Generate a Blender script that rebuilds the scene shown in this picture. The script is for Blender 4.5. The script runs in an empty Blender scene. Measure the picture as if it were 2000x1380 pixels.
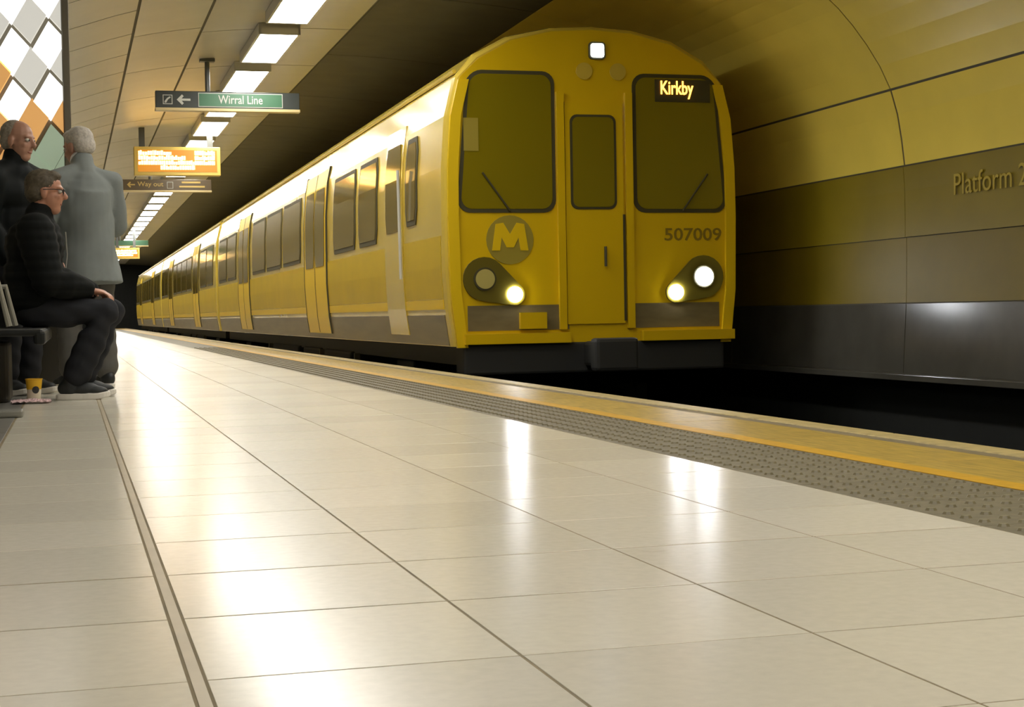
import bpy, bmesh, math, random
import numpy as np
from mathutils import Vector, Matrix
random.seed(7)
scene = bpy.context.scene
COL = scene.collection
PI = math.pi

# ------------------------------------------------------------------ camera
F_PX, YAW, PITCH, ROLL, CAM_H = 3083.02, 0.272082, -0.0258153, -0.0179566, 0.4406
fw = Vector((math.sin(YAW) * math.cos(PITCH), math.cos(YAW) * math.cos(PITCH), math.sin(PITCH)))
rt = Vector((math.cos(YAW), -math.sin(YAW), 0))
up = rt.cross(fw)
r2 = rt * math.cos(ROLL) + up * math.sin(ROLL)
u2 = -rt * math.sin(ROLL) + up * math.cos(ROLL)
cam_data = bpy.data.cameras.new('camera')
cam_data.sensor_width = 36.0
cam_data.lens = 36.0 * F_PX / 2000.0
cam_data.clip_start = 0.05
cam_data.clip_end = 300
cam = bpy.data.objects.new('camera', cam_data)
M = Matrix((r2, u2, -fw)).transposed().to_4x4()
M.translation = Vector((0, 0, CAM_H))
cam.matrix_world = M
COL.objects.link(cam)
scene.camera = cam

# ------------------------------------------------------------------ world, exposure
world = bpy.data.worlds.new('world')
scene.world = world
world.use_nodes = True
world.node_tree.nodes['Background'].inputs[0].default_value = (0.02, 0.02, 0.018, 1)
world.node_tree.nodes['Background'].inputs[1].default_value = 0.5
vs = scene.view_settings
vs.view_transform = 'Standard'
vs.look = 'None'
vs.gamma = 1.0
vs.use_curve_mapping = False
vs.exposure = 0.22
LAMP = 20.5          # radiance of the fluorescent diffusers
HEAD = 58.0         # train head lamps

# ------------------------------------------------------------------ materials
def mat(name, col, rough=0.5, metal=0.0, emit=None, strength=0.0, var=0.0, scale=8.0, bump=0.0,
        spec=0.5, objvar=0.0, stretch=(1, 1, 1), coat=0.0):
    m = bpy.data.materials.new(name)
    m.use_nodes = True
    nt = m.node_tree
    b = nt.nodes['Principled BSDF']
    b.inputs['Base Color'].default_value = (*col, 1)
    b.inputs['Roughness'].default_value = rough
    b.inputs['Metallic'].default_value = metal
    b.inputs['Specular IOR Level'].default_value = spec
    b.inputs['Coat Weight'].default_value = coat
    b.inputs['Coat Roughness'].default_value = 0.12
    if emit:
        b.inputs['Emission Color'].default_value = (*emit, 1)
        b.inputs['Emission Strength'].default_value = strength
    if var > 0 or bump > 0 or objvar > 0:
        tc = nt.nodes.new('ShaderNodeTexCoord')
        mp = nt.nodes.new('ShaderNodeMapping')
        mp.inputs['Scale'].default_value = stretch
        geo = nt.nodes.new('ShaderNodeNewGeometry')
        nt.links.new(geo.outputs['Position'], mp.inputs['Vector'])
        nz = nt.nodes.new('ShaderNodeTexNoise')
        nz.inputs['Scale'].default_value = scale
        nz.inputs['Detail'].default_value = 6
        nt.links.new(mp.outputs[0], nz.inputs['Vector'])
        fac = nz.outputs[0]
        ramp = nt.nodes.new('ShaderNodeMapRange')
        ramp.inputs[1].default_value = 0.3
        ramp.inputs[2].default_value = 0.7
        ramp.inputs[3].default_value = 1 - var
        ramp.inputs[4].default_value = 1 + var * 0.5
        nt.links.new(fac, ramp.inputs[0])
        val = ramp.outputs[0]
        if objvar > 0:
            oi = nt.nodes.new('ShaderNodeObjectInfo')
            mr = nt.nodes.new('ShaderNodeMapRange')
            mr.inputs[3].default_value = 1 - objvar
            mr.inputs[4].default_value = 1 + objvar * 0.5
            nt.links.new(oi.outputs['Random'], mr.inputs[0])
            mu = nt.nodes.new('ShaderNodeMath')
            mu.operation = 'MULTIPLY'
            nt.links.new(val, mu.inputs[0])
            nt.links.new(mr.outputs[0], mu.inputs[1])
            val = mu.outputs[0]
        vm = nt.nodes.new('ShaderNodeVectorMath')
        vm.operation = 'SCALE'
        vm.inputs[0].default_value = col
        nt.links.new(val, vm.inputs['Scale'])
        nt.links.new(vm.outputs[0], b.inputs['Base Color'])
        if bump > 0:
            bp = nt.nodes.new('ShaderNodeBump')
            bp.inputs['Strength'].default_value = bump
            bp.inputs['Distance'].default_value = 0.01
            nt.links.new(fac, bp.inputs['Height'])
            nt.links.new(bp.outputs[0], b.inputs['Normal'])
    return m

MT = {}
MT['tile'] = mat('cream_terrazzo', (0.70, 0.655, 0.55), 0.21, var=0.05, scale=45, objvar=0.07, stretch=(1, 1, 1), spec=0.30)
MT['grout'] = mat('brown_grout', (0.20, 0.15, 0.07), 0.7, var=0.35, scale=5)
MT['metal_strip'] = mat('movement_strip', (0.50, 0.43, 0.31), 0.35, var=0.1)
MT['side_floor'] = mat('grey_side_floor', (0.20, 0.19, 0.165), 0.35, var=0.15)
MT['tactile'] = mat('tactile_concrete', (0.155, 0.13, 0.075), 0.6, var=0.2, scale=30, objvar=0.06)
MT['stud'] = mat('lighter_studs', (0.19, 0.16, 0.09), 0.5, var=0.15, scale=30)  # studs slightly lighter than their slabs
MT['yellow_line'] = mat('yellow_line_paint', (0.56, 0.31, 0.010), 0.5, var=0.15, scale=20)
MT['coping'] = mat('worn_amber_coping', (0.43, 0.29, 0.055), 0.42, var=0.35, scale=14, stretch=(4, 0.6, 1), objvar=0.08)
MT['nosing'] = mat('pale_edge_nosing', (0.44, 0.34, 0.14), 0.5, var=0.3, scale=20)
MT['nosing_dark'] = mat('grey_edge_groove', (0.12, 0.11, 0.09), 0.6)
MT['dark'] = mat('near_black', (0.012, 0.013, 0.011), 0.9, var=0.2)  # near-black base for track pit, footing and tunnel ends
MT['soffit_shade'] = mat('shaded_soffit', (0.085, 0.078, 0.05), 0.7, var=0.15, scale=3)  # unlit vault over the track: its shade is put into the panel colour
MT['panel'] = mat('cream_enamel_panel', (0.54, 0.515, 0.43), 0.38, var=0.06, scale=2.5, objvar=0.05)
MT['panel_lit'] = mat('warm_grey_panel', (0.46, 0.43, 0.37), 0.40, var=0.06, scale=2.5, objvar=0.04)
MT['joint'] = mat('panel_backing', (0.09, 0.08, 0.055), 0.8)
MT['wall_yellow'] = mat('yellow_enamel_panel', (0.88, 0.69, 0.11), 0.36, var=0.08, scale=1.5, objvar=0.04)
MT['wall_band'] = mat('olive_name_band', (0.25, 0.185, 0.006), 0.5, var=0.12, scale=2)
MT['wall_low'] = mat('dark_olive_panel', (0.21, 0.15, 0.004), 0.55, var=0.12, scale=2)
MT['wall_base'] = mat('grey_base_panel', (0.085, 0.08, 0.065), 0.22, var=0.15, scale=3)
MT['rail'] = mat('rail_steel', (0.12, 0.10, 0.08), 0.4, metal=0.8)
MT['lamp_house'] = mat('lamp_housing', (0.55, 0.54, 0.5), 0.4)
MT['lamp'] = mat('lamp_diffuser', (0.9, 0.9, 0.9), 0.4, emit=(1.0, 0.965, 0.885), strength=LAMP)
MT['sign_dark'] = mat('sign_charcoal', (0.035, 0.042, 0.038), 0.35)
MT['sign_green'] = mat('sign_green', (0.05, 0.16, 0.085), 0.35)
MT['sign_brown'] = mat('sign_brown', (0.11, 0.075, 0.035), 0.4)
MT['sign_white'] = mat('sign_lettering', (0.55, 0.56, 0.52), 0.5)
MT['sign_text_y'] = mat('sign_amber_lettering', (0.60, 0.42, 0.12), 0.5)
MT['sign_rim'] = mat('sign_brass_rim', (0.62, 0.50, 0.26), 0.35)
MT['pole'] = mat('hanger_grey', (0.10, 0.105, 0.10), 0.4, metal=0.3)
MT['disp_frame'] = mat('display_yellow_frame', (0.62, 0.46, 0.10), 0.4)
MT['disp_back'] = mat('display_amber_back', (0.20, 0.08, 0.005), 0.4, emit=(1.0, 0.36, 0.02), strength=0.55)
MT['led'] = mat('amber_leds', (1, 0.7, 0.3), 0.4, emit=(1.0, 0.60, 0.17), strength=8)
MT['train_side'] = mat('champagne_bodyside', (0.58, 0.42, 0.055), 0.22, var=0.06, scale=2, coat=0.4)
MT['train_yellow'] = mat('train_yellow', (0.66, 0.43, 0.002), 0.28, var=0.04, scale=3, coat=0.3)
MT['door_yellow'] = mat('door_yellow', (0.70, 0.47, 0.005), 0.38, spec=0.3)
MT['side_yellow'] = mat('side_yellow', (0.52, 0.36, 0.006), 0.42, var=0.08, scale=2, spec=0.3)
MT['train_roof'] = mat('train_roof', (0.42, 0.36, 0.16), 0.35, var=0.1)
MT['skirt'] = mat('brown_grey_skirt', (0.16, 0.125, 0.055), 0.4, var=0.25, scale=4, stretch=(1, 0.3, 3))
MT['glass'] = mat('tinted_glass', (0.13, 0.09, 0.004), 0.10, spec=0.45)
MT['glass_cab'] = mat('tinted_cab_glass', (0.19, 0.145, 0.003), 0.16, spec=0.5)
MT['rubber'] = mat('window_rubber', (0.05, 0.042, 0.012), 0.6)
MT['lamp_pod'] = mat('lamp_pod_olive', (0.115, 0.088, 0.008), 0.3)
MT['logo_grey'] = mat('logo_grey', (0.30, 0.23, 0.025), 0.4)
MT['number'] = mat('number_brown', (0.22, 0.145, 0.004), 0.5)
MT['frame_dark'] = mat('underframe', (0.016, 0.016, 0.014), 0.7)
MT['underframe_pale'] = mat('underframe_pale', (0.10, 0.09, 0.06), 0.6)
MT['lens'] = mat('unlit_lens', (0.45, 0.38, 0.12), 0.12, spec=0.8)
MT['headlamp'] = mat('headlamp_lit', (1, 1, 1), 0.3, emit=(0.93, 0.96, 1.0), strength=HEAD)
MT['toplamp'] = mat('toplamp_lit', (1, 1, 1), 0.3, emit=(0.80, 0.88, 1.0), strength=10)
MT['bench'] = mat('bench_black', (0.008, 0.009, 0.008), 0.5, spec=0.3)
MT['bench_grey'] = mat('bench_grey_metal', (0.30, 0.29, 0.25), 0.4, metal=0.3)
MT['skin'] = mat('skin', (0.45, 0.21, 0.13), 0.5, var=0.08, scale=20)
MT['skin_pale'] = mat('skin_pale', (0.42, 0.22, 0.15), 0.5, var=0.08, scale=20)
MT['hair_brown'] = mat('hair_brown', (0.10, 0.078, 0.05), 0.7, var=0.4, scale=60)
MT['hair_white'] = mat('hair_white', (0.50, 0.46, 0.40), 0.7, var=0.25, scale=60)
MT['hair_grey'] = mat('hair_grey', (0.30, 0.26, 0.21), 0.7, var=0.3, scale=60)
MT['jacket'] = mat('black_puffer', (0.003, 0.004, 0.0036), 0.85, var=0.3, scale=10, spec=0.25)
MT['jacket2'] = mat('black_jacket', (0.003, 0.005, 0.005), 0.7, var=0.3, spec=0.2)
MT['coat'] = mat('grey_coat', (0.19, 0.21, 0.205), 0.8, var=0.12, scale=6)
MT['trouser'] = mat('charcoal_trouser', (0.021, 0.022, 0.026), 0.8, var=0.2, spec=0.2)
MT['trouser2'] = mat('grey_trouser', (0.10, 0.095, 0.085), 0.8, var=0.2)
MT['shoe'] = mat('shoe_black', (0.018, 0.02, 0.02), 0.6)
MT['sole'] = mat('sole_white', (0.75, 0.71, 0.64), 0.5)
MT['shirt'] = mat('shirt_white', (0.65, 0.66, 0.70), 0.7)
MT['glasses'] = mat('glasses_dark', (0.02, 0.02, 0.02), 0.3)
MT['eye'] = mat('eye_white', (0.6, 0.57, 0.5), 0.3)
MT['lip'] = mat('lip', (0.30, 0.10, 0.07), 0.5)
MT['dp_frame'] = mat('panel_frame_bronze', (0.17, 0.15, 0.11), 0.4, metal=0.4)
MT['dp_white'] = mat('diamond_glass_white', (0.9, 0.9, 0.9), 0.3, emit=(0.95, 0.96, 0.93), strength=1.25)
MT['dp_grey'] = mat('diamond_glass_grey', (0.25, 0.23, 0.20), 0.3, emit=(0.8, 0.78, 0.7), strength=0.60)
MT['dp_amber'] = mat('diamond_glass_amber', (0.7, 0.4, 0.1), 0.3, emit=(1.0, 0.50, 0.18), strength=0.4)
MT['dp_green'] = mat('diamond_glass_green', (0.30, 0.40, 0.28), 0.3, emit=(0.45, 0.55, 0.40), strength=0.35)
MT['dp_cab'] = mat('panel_cabinet', (0.05, 0.045, 0.035), 0.5)
MT['cup_y'] = mat('cup_yellow', (0.80, 0.46, 0.02), 0.5)
MT['cup_w'] = mat('cup_cream', (0.74, 0.66, 0.50), 0.5)
MT['cup_k'] = mat('cup_black', (0.03, 0.03, 0.03), 0.5)
MT['napkin'] = mat('napkin_pink', (0.66, 0.46, 0.46), 0.8, var=0.25, scale=60)

# ------------------------------------------------------------------ helpers
def tag(o, label=None, cat=None, group=None, kind=None):
    if label: o['label'] = label
    if cat: o['category'] = cat
    if group: o['group'] = group
    if kind: o['kind'] = kind
    return o

def link(name, me, m=None, parent=None):
    o = bpy.data.objects.new(name, me)
    COL.objects.link(o)
    if m is not None and me is not None and len(me.materials) == 0:
        me.materials.append(MT[m] if isinstance(m, str) else m)
    if parent is not None:
        o.parent = parent
    return o

def empty(name, loc=(0, 0, 0), rz=0.0):
    o = bpy.data.objects.new(name, None)
    o.empty_display_size = 0.1
    o.location = loc
    o.rotation_euler = (0, 0, rz)
    COL.objects.link(o)
    return o

TMP = bpy.data.scenes.new('scratch')
def evaluated_mesh(o):
    TMP.collection.objects.link(o)
    vl = TMP.view_layers[0]
    vl.update()
    me = bpy.data.meshes.new_from_object(o.evaluated_get(vl.depsgraph))
    bpy.data.objects.remove(o)
    return me

class MB:
    def __init__(s):
        s.v = []; s.f = []
    def add(s, verts, faces):
        n = len(s.v)
        s.v += [tuple(p) for p in verts]
        s.f += [tuple(i + n for i in f) for f in faces]
        return s
    def box(s, x0, x1, y0, y1, z0, z1, b=0.0):
        if b <= 0:
            v = [(x0, y0, z0), (x1, y0, z0), (x1, y1, z0), (x0, y1, z0), (x0, y0, z1), (x1, y0, z1), (x1, y1, z1), (x0, y1, z1)]
            return s.add(v, [(3, 2, 1, 0), (4, 5, 6, 7), (0, 1, 5, 4), (1, 2, 6, 5), (2, 3, 7, 6), (3, 0, 4, 7)])
        bm = bmesh.new()
        bmesh.ops.create_cube(bm, size=1)
        for v in bm.verts:
            v.co = ((x0 + x1) / 2 + v.co.x * (x1 - x0), (y0 + y1) / 2 + v.co.y * (y1 - y0), (z0 + z1) / 2 + v.co.z * (z1 - z0))
        bmesh.ops.bevel(bm, geom=bm.edges[:], offset=b, segments=2, profile=0.5, affect='EDGES')
        bm.verts.index_update()
        s.add([v.co[:] for v in bm.verts], [[v.index for v in f.verts] for f in bm.faces])
        bm.free()
        return s
    def tube(s, pts, rad, n=10, cap=True):
        pts = [Vector(p) for p in pts]
        if not isinstance(rad, (list, tuple)): rad = [rad] * len(pts)
        rings = []
        prev = None
        for i, p in enumerate(pts):
            d = (pts[min(i + 1, len(pts) - 1)] - pts[max(i - 1, 0)]).normalized()
            a = Vector((0, 0, 1)) if abs(d.z) < 0.9 else Vector((1, 0, 0))
            if prev is not None: a = prev
            e1 = (a - d * a.dot(d)).normalized()
            prev = e1
            e2 = d.cross(e1)
            rings.append([p + (e1 * math.cos(2 * PI * k / n) + e2 * math.sin(2 * PI * k / n)) * rad[i] for k in range(n)])
        v = [q for r in rings for q in r]
        f = []
        for i in range(len(pts) - 1):
            for k in range(n):
                a, b = i * n + k, i * n + (k + 1) % n
                f.append((a, b, b + n, a + n))
        if cap:
            f.append(tuple(range(n - 1, -1, -1)))
            f.append(tuple((len(pts) - 1) * n + k for k in range(n)))
        return s.add(v, f)
    def ball(s, c, r, rot=None, n=14, m=10):
        if not isinstance(r, (list, tuple)): r = (r, r, r)
        v = [(0, 0, 1)]
        for i in range(1, m):
            t = PI * i / m
            for k in range(n):
                a = 2 * PI * k / n
                v.append((math.sin(t) * math.cos(a), math.sin(t) * math.sin(a), math.cos(t)))
        v.append((0, 0, -1))
        f = [(0, 1 + k, 1 + (k + 1) % n) for k in range(n)]
        for i in range(m - 2):
            for k in range(n):
                a, b = 1 + i * n + k, 1 + i * n + (k + 1) % n
                f.append((a, a + n, b + n, b))
        l = len(v) - 1
        f += [(l, l - n + (k + 1) % n, l - n + k) for k in range(n)]
        out = []
        for q in v:
            w = Vector((q[0] * r[0], q[1] * r[1], q[2] * r[2]))
            if rot is not None: w = rot @ w
            out.append(w + Vector(c))
        return s.add(out, f)
    def disc(s, c, r, depth, axis='y', n=28):
        # disc facing -y (or -x / z), centre of its front face at c, body going back
        c = Vector(c)
        back = {'y': Vector((0, 1, 0)), 'x': Vector((1, 0, 0)), 'z': Vector((0, 0, -1))}[axis]
        e1 = {'y': Vector((1, 0, 0)), 'x': Vector((0, -1, 0)), 'z': Vector((1, 0, 0))}[axis]
        e2 = {'y': Vector((0, 0, 1)), 'x': Vector((0, 0, 1)), 'z': Vector((0, 1, 0))}[axis]
        rx, rz = r if isinstance(r, tuple) else (r, r)
        ring = [c + e1 * rx * math.cos(2 * PI * k / n) + e2 * rz * math.sin(2 * PI * k / n) for k in range(n)]
        ring2 = [p + back * depth for p in ring]
        f = [tuple(range(n)), tuple(range(2 * n - 1, n - 1, -1))]
        f += [(k, k + n, (k + 1) % n + n, (k + 1) % n) for k in range(n)]
        return s.add(ring + ring2, f)
    def poly_y(s, pts, y0, y1):
        # polygon in x,z extruded along y
        n = len(pts)
        v = [(x, y0, z) for x, z in pts] + [(x, y1, z) for x, z in pts]
        f = [tuple(range(n)), tuple(range(2 * n - 1, n - 1, -1))]
        f += [(k, k + n, (k + 1) % n + n, (k + 1) % n) for k in range(n)]
        return s.add(v, f)
    def mesh(s, name='mesh', smooth=False):
        me = bpy.data.meshes.new(name)
        me.from_pydata(s.v, [], s.f)
        bm = bmesh.new(); bm.from_mesh(me)
        bmesh.ops.recalc_face_normals(bm, faces=bm.faces[:])
        bm.to_mesh(me); bm.free()
        if smooth:
            me.polygons.foreach_set('use_smooth', [True] * len(me.polygons))
        me.update()
        return me
    def build(s, name, m, parent=None, smooth=False):
        return link(name, s.mesh(name, smooth), m, parent)

def rrect(x0, x1, z0, z1, r, n=5):
    pts = []
    for cx, cz, a0 in ((x1 - r, z1 - r, 0), (x0 + r, z1 - r, PI / 2), (x0 + r, z0 + r, PI), (x1 - r, z0 + r, 3 * PI / 2)):
        for k in range(n + 1):
            a = a0 + PI / 2 * k / n
            pts.append((cx + r * math.cos(a), cz + r * math.sin(a)))
    return pts

def text_mesh(body, width=None, height=None, depth=0.004, bold=0.0):
    cu = bpy.data.curves.new('lettering', 'FONT')
    cu.body = body
    cu.size = 1
    cu.extrude = 0.5
    cu.offset = bold
    cu.resolution_u = 3
    o = bpy.data.objects.new('lettering_tmp', cu)
    me = evaluated_mesh(o)
    xs = [v.co.x for v in me.vertices]; ys = [v.co.y for v in me.vertices]
    x0, x1, y0, y1 = min(xs), max(xs), min(ys), max(ys)
    sx = width / (x1 - x0) if width else None
    sy = height / (y1 - y0) if height else None
    if sx is None: sx = sy
    if sy is None: sy = sx
    for v in me.vertices:
        v.co = ((v.co.x - x0) * sx, (v.co.y - y0) * sy, (v.co.z + 0.5) * depth)
    me.materials.clear()
    return me

def text_front(name, body, x, y, z, m, parent, width=None, height=None, bold=0.0, depth=0.004):
    o = link(name, text_mesh(body, width, height, depth, bold), m, parent)
    o.rotation_euler = (PI / 2, 0, 0)
    o.location = (x, y, z)
    return o

ORD = ['nearest', 'second', 'third', 'fourth', 'fifth', 'sixth', 'seventh', 'eighth', 'ninth', 'tenth', 'eleventh', 'twelfth', 'thirteenth',
       'fourteenth', 'fifteenth', 'sixteenth', 'seventeenth', 'eighteenth', 'nineteenth', 'twentieth'] + ['twenty-' + o for o in ('first', 'second', 'third', 'fourth', 'fifth', 'sixth', 'seventh', 'eighth', 'ninth')] + ['thirtieth', 'thirty-first', 'thirty-second']

# ------------------------------------------------------------------ platform floor
Y0, Y1 = -8.0, 84.0
EDGE = 2.73
floor = MB().box(-2.1, 2.60, Y0, Y1, -0.30, -0.0008).build('floor', 'grout')
tag(floor, 'cream tiled station platform floor', kind='structure')
S = 0.41
XA, YR = 0.1377, 2.7644
cols = [(-0.250, 0.128), (0.1475, 0.5477), (0.5477, 0.9577), (0.9577, 1.3677), (1.3677, 1.736)]
def tile_mesh(w, l, g, h=0.02, c=0.0006):
    hw, hl = w / 2 - 0.0021, l / 2 - g / 2
    v = []
    for (a, b, z) in ((0, 0, -h), (0, 0, -c), (c, c, 0)):
        v += [(-hw + a, -hl + b, z), (hw - a, -hl + b, z), (hw - a, hl - b, z), (-hw + a, hl - b, z)]
    f = [(8, 9, 10, 11)]
    for r in (0, 4):
        for k in range(4):
            f.append((r + k, r + (k + 1) % 4, r + 4 + (k + 1) % 4, r + 4 + k))
    return MB().add(v, f)
tile_meshes = []
for (a, b) in cols:
    me = tile_mesh(b - a, S, 0.0042).mesh('floor_tile')
    me.materials.append(MT['tile'])
    wide = tile_mesh(b - a, S, 0.008).mesh('floor_tile_wide_joint')
    wide.materials.append(MT['tile'])
    tile_meshes.append((me, wide))
rows = range(-4, 56)
for j in rows:
    for i, (a, b) in enumerate(cols):
        wide = (j in (-1, 0, 9, 10, 17, 18, 27, 28)) 
        o = link('floor_tile', tile_meshes[i][1 if wide else 0], None, floor)
        o.location = ((a + b) / 2, YR + (j + 0.5) * S, random.uniform(-0.00015, 0.00015))
rest = MB()
for j in list(range(-26, -4)) + list(range(56, 198)):
    for (a, b) in cols:
        t = tile_mesh(b - a, S, 0.0042)
        rest.add([(x + (a + b) / 2, y + YR + (j + 0.5) * S, z) for x, y, z in t.v], t.f)
tag(rest.build('floor_tiles_beyond', 'tile', floor), kind='stuff')
MB().box(0.1305, 0.1455, Y0, Y1, -0.02, -0.0003).build('movement_joint_strip', 'metal_strip', floor)
# grey floor strip under the benches, in slabs
sg = MB().box(-0.85, 0.85, -0.605, 0.605, -0.02, 0.0, 0.003).mesh('side_slab'); sg.materials.append(MT['side_floor'])
for k in range(76):
    o = link('side_slab', sg, None, floor); o.location = (-1.106, Y0 + 0.61 + k * 1.215, 0)

# tactile paving: slabs, studs
tact = MB().box(1.736, 2.152, Y0, Y1, -0.30, -0.012).build('trim_1', 'grout')
tag(tact, 'grey tactile paving strip along the platform edge', kind='structure')
ts = MB().box(-0.206, 0.206, -0.2035, 0.2035, -0.02, 0.0, 0.002).mesh('tactile_slab'); ts.materials.append(MT['tactile'])
for k in range(-3, 66):
    o = link('tactile_slab', ts, None, tact)
    o.location = (1.944, YR + (k + 0.5) * S, 0)
tr = MB().box(1.738, 2.150, YR + 66 * S, Y1, -0.02, 0.0)
tr.box(1.738, 2.150, Y0, YR - 3 * S, -0.02, 0.0)
tag(tr.build('tactile_slabs_beyond', 'tactile', tact), kind='stuff')
studs = MB()
pitch = S / 6
for c_ in range(6):
    x = 1.738 + (c_ + 0.5) * 0.412 / 6
    for r_ in range(-18, 310):
        y = YR + (r_ + (0.25 if c_ % 2 else 0.75)) * pitch
        n = 8 if y < 8 else 6
        lo = [(x + 0.0150 * math.cos(2 * PI * k / n), y + 0.0130 * math.sin(2 * PI * k / n), -0.001) for k in range(n)]
        hi = [(x + 0.0105 * math.cos(2 * PI * k / n), y + 0.0085 * math.sin(2 * PI * k / n), 0.0055) for k in range(n)]
        studs.add(lo + hi, [tuple(range(n, 2 * n))] + [(k, (k + 1) % n, (k + 1) % n + n, k + n) for k in range(n)])
tag(studs.build('tactile_studs', 'stud', tact), kind='stuff')
# yellow line, coping, nosing
line = MB().box(2.152, 2.230, Y0, Y1, -0.30, 0.001).build('trim_2', 'yellow_line')
tag(line, 'painted yellow safety line beside the tactile paving', kind='structure')
cop = MB().box(2.230, EDGE - 0.05, Y0, Y1, -1.15, -0.012).build('trim_3', 'dark')
tag(cop, 'amber platform edge coping above the track', kind='structure')
cs = MB().box(2.232, 2.555, -0.4565, 0.4565, -0.05, 0.0, 0.003).mesh('coping_slab'); cs.materials.append(MT['coping'])
ng = MB().box(2.555, 2.615, -0.4585, 0.4585, -0.05, -0.002).mesh('edge_groove'); ng.materials.append(MT['nosing_dark'])
ns = MB().box(2.615, EDGE, -0.457, 0.457, -0.08, 0.002, 0.006).mesh('edge_nosing'); ns.materials.append(MT['nosing'])
for k in range(100):
    y = Y0 + 0.46 + k * 0.92
    for nm, me in (('coping_slab', cs), ('edge_groove', ng), ('edge_nosing', ns)):
        o = link(nm, me, None, cop); o.location = (0, y, 0)

# track bed and rails
bed = MB().box(EDGE - 0.15, 7.0, Y0, Y1, -1.45, -1.08).build('floor_track_bed', 'dark')
tag(bed, 'black track bed between platform and tunnel wall', kind='structure')
def rail(x, label):
    pts = [(-0.07, 0), (0.07, 0), (0.07, 0.012), (0.012, 0.03), (0.012, 0.11), (0.036, 0.12), (0.036, 0.155), (-0.036, 0.155), (-0.036, 0.12), (-0.012, 0.11), (-0.012, 0.03), (-0.07, 0.012)]
    o = MB().poly_y([(x + a, -1.08 + b) for a, b in pts], Y0, Y1 - 0.5).build('running_rail', 'rail')
    tag(o, label, 'rail', 'rails of the track')
rail(3.37, 'steel running rail of the track on the platform side')
rail(4.81, 'steel running rail of the track on the tunnel wall side')

# ------------------------------------------------------------------ tunnel vault
PROF = [(-1.95, -0.30), (-1.97, 0.6), (-1.92, 1.3), (-1.70, 1.95), (-1.15, 2.45), (-0.5, 2.72), (0.0, 2.88), (0.62, 3.08), (1.27, 3.19),
        (2.0, 3.25), (2.73, 3.26), (3.45, 3.23), (4.12, 3.16), (4.75, 3.02), (5.25, 2.82), (5.61, 2.52), (5.92, 2.05), (6.03, 1.48),
        (6.04, 0.95), (6.03, 0.46), (6.0, -0.07)]
def cr(i, t):
    p = [Vector(PROF[max(0, min(len(PROF) - 1, k))]) for k in (i - 1, i, i + 1, i + 2)]
    return 0.5 * ((2 * p[1]) + (p[2] - p[0]) * t + (2 * p[0] - 5 * p[1] + 4 * p[2] - p[3]) * t * t + (3 * p[1] - p[0] - 3 * p[2] + p[3]) * t ** 3)
def span(i0, i1, sub=3):
    pts = []
    for i in range(i0, i1):
        for k in range(sub):
            pts.append(cr(i, k / sub))
    pts.append(cr(i1 - 1, 1.0))
    return pts
def sheet(pts, y0, y1, off0, off1, inset=0.0):
    # curved slab following the profile; off>0 is outwards (away from the tunnel axis)
    pts = [p.copy() for p in pts]
    if inset:
        d = (pts[1] - pts[0]).normalized(); pts[0] += d * inset
        d = (pts[-2] - pts[-1]).normalized(); pts[-1] += d * inset
    n = len(pts); nrm = []
    for k in range(n):
        d = (pts[min(k + 1, n - 1)] - pts[max(k - 1, 0)]).normalized()
        nrm.append(Vector((-d.y, d.x)))
    v = []
    for off in (off0, off1):
        for y in (y0, y1):
            for k in range(n):
                q = pts[k] + nrm[k] * off
                v.append((q.x, y, q.y))
    f = []
    for k in range(n - 1):
        f.append((k, k + 1, n + k + 1, n + k))
        f.append((2 * n + k, 3 * n + k, 3 * n + k + 1, 2 * n + k + 1))
        f.append((k, 2 * n + k, 2 * n + k + 1, k + 1))
        f.append((n + k, n + k + 1, 3 * n + k + 1, 3 * n + k))
    f.append((0, n, 3 * n, 2 * n)); f.append((n - 1, 3 * n - 1, 4 * n - 1, 2 * n - 1))
    return MB().add(v, f)
# normals: walking left floor -> crown -> right floor, outward is on the left hand side
wall_left = sheet(span(0, 5), Y0, Y1, 0.004, 0.08).build('wall_left', 'joint'); tag(wall_left, 'cream panelled tunnel wall behind the bench', kind='structure')
ceiling = sheet(span(5, 12), Y0, Y1, 0.004, 0.08).build('ceiling', 'joint'); tag(ceiling, 'curved panelled vault over platform and track', kind='structure')
wall_right = sheet(span(12, 20), Y0, Y1, 0.004, 0.08).build('wall_right', 'joint'); tag(wall_right, 'yellow panelled tunnel wall across the track', kind='structure')
def strip(parent, i0, i1, m, length, phase, ya, yb, gap=0.012, name='panel', proud=0.0):
    me = sheet(span(i0, i1), -length / 2 + gap / 2, length / 2 - gap / 2, -proud, 0.018, gap / 2).mesh(name, False)
    me.materials.append(MT[m])
    k = math.floor((ya - phase) / length)
    y = phase + k * length
    while y < yb - 0.01:
        o = link(name, me, None, parent); o.location = (0, y + length / 2, 0)
        y += length
PH = 10.6
strip(wall_left, 0, 2, 'panel', 2.3, 12.75, Y0 + 2.2, Y1 - 2, name='wall_panel')
strip(wall_left, 2, 5, 'panel', 1.15, 12.75, Y0 + 1.2, Y1 - 1, name='wall_panel', gap=0.03)
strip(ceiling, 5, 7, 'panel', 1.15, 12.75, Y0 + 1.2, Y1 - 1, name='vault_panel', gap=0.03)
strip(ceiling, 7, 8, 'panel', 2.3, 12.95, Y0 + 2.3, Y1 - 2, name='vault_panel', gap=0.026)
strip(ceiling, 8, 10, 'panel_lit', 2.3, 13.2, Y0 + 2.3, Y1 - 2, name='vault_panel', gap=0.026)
strip(ceiling, 10, 12, 'soffit_shade', 3.2, PH, Y0 + 1.2, Y1 - 3, name='vault_panel', gap=0.014)
strip(wall_right, 12, 16, 'wall_yellow', 3.2, PH, Y0 + 1.2, Y1 - 3, name='wall_panel', gap=0.014)
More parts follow.
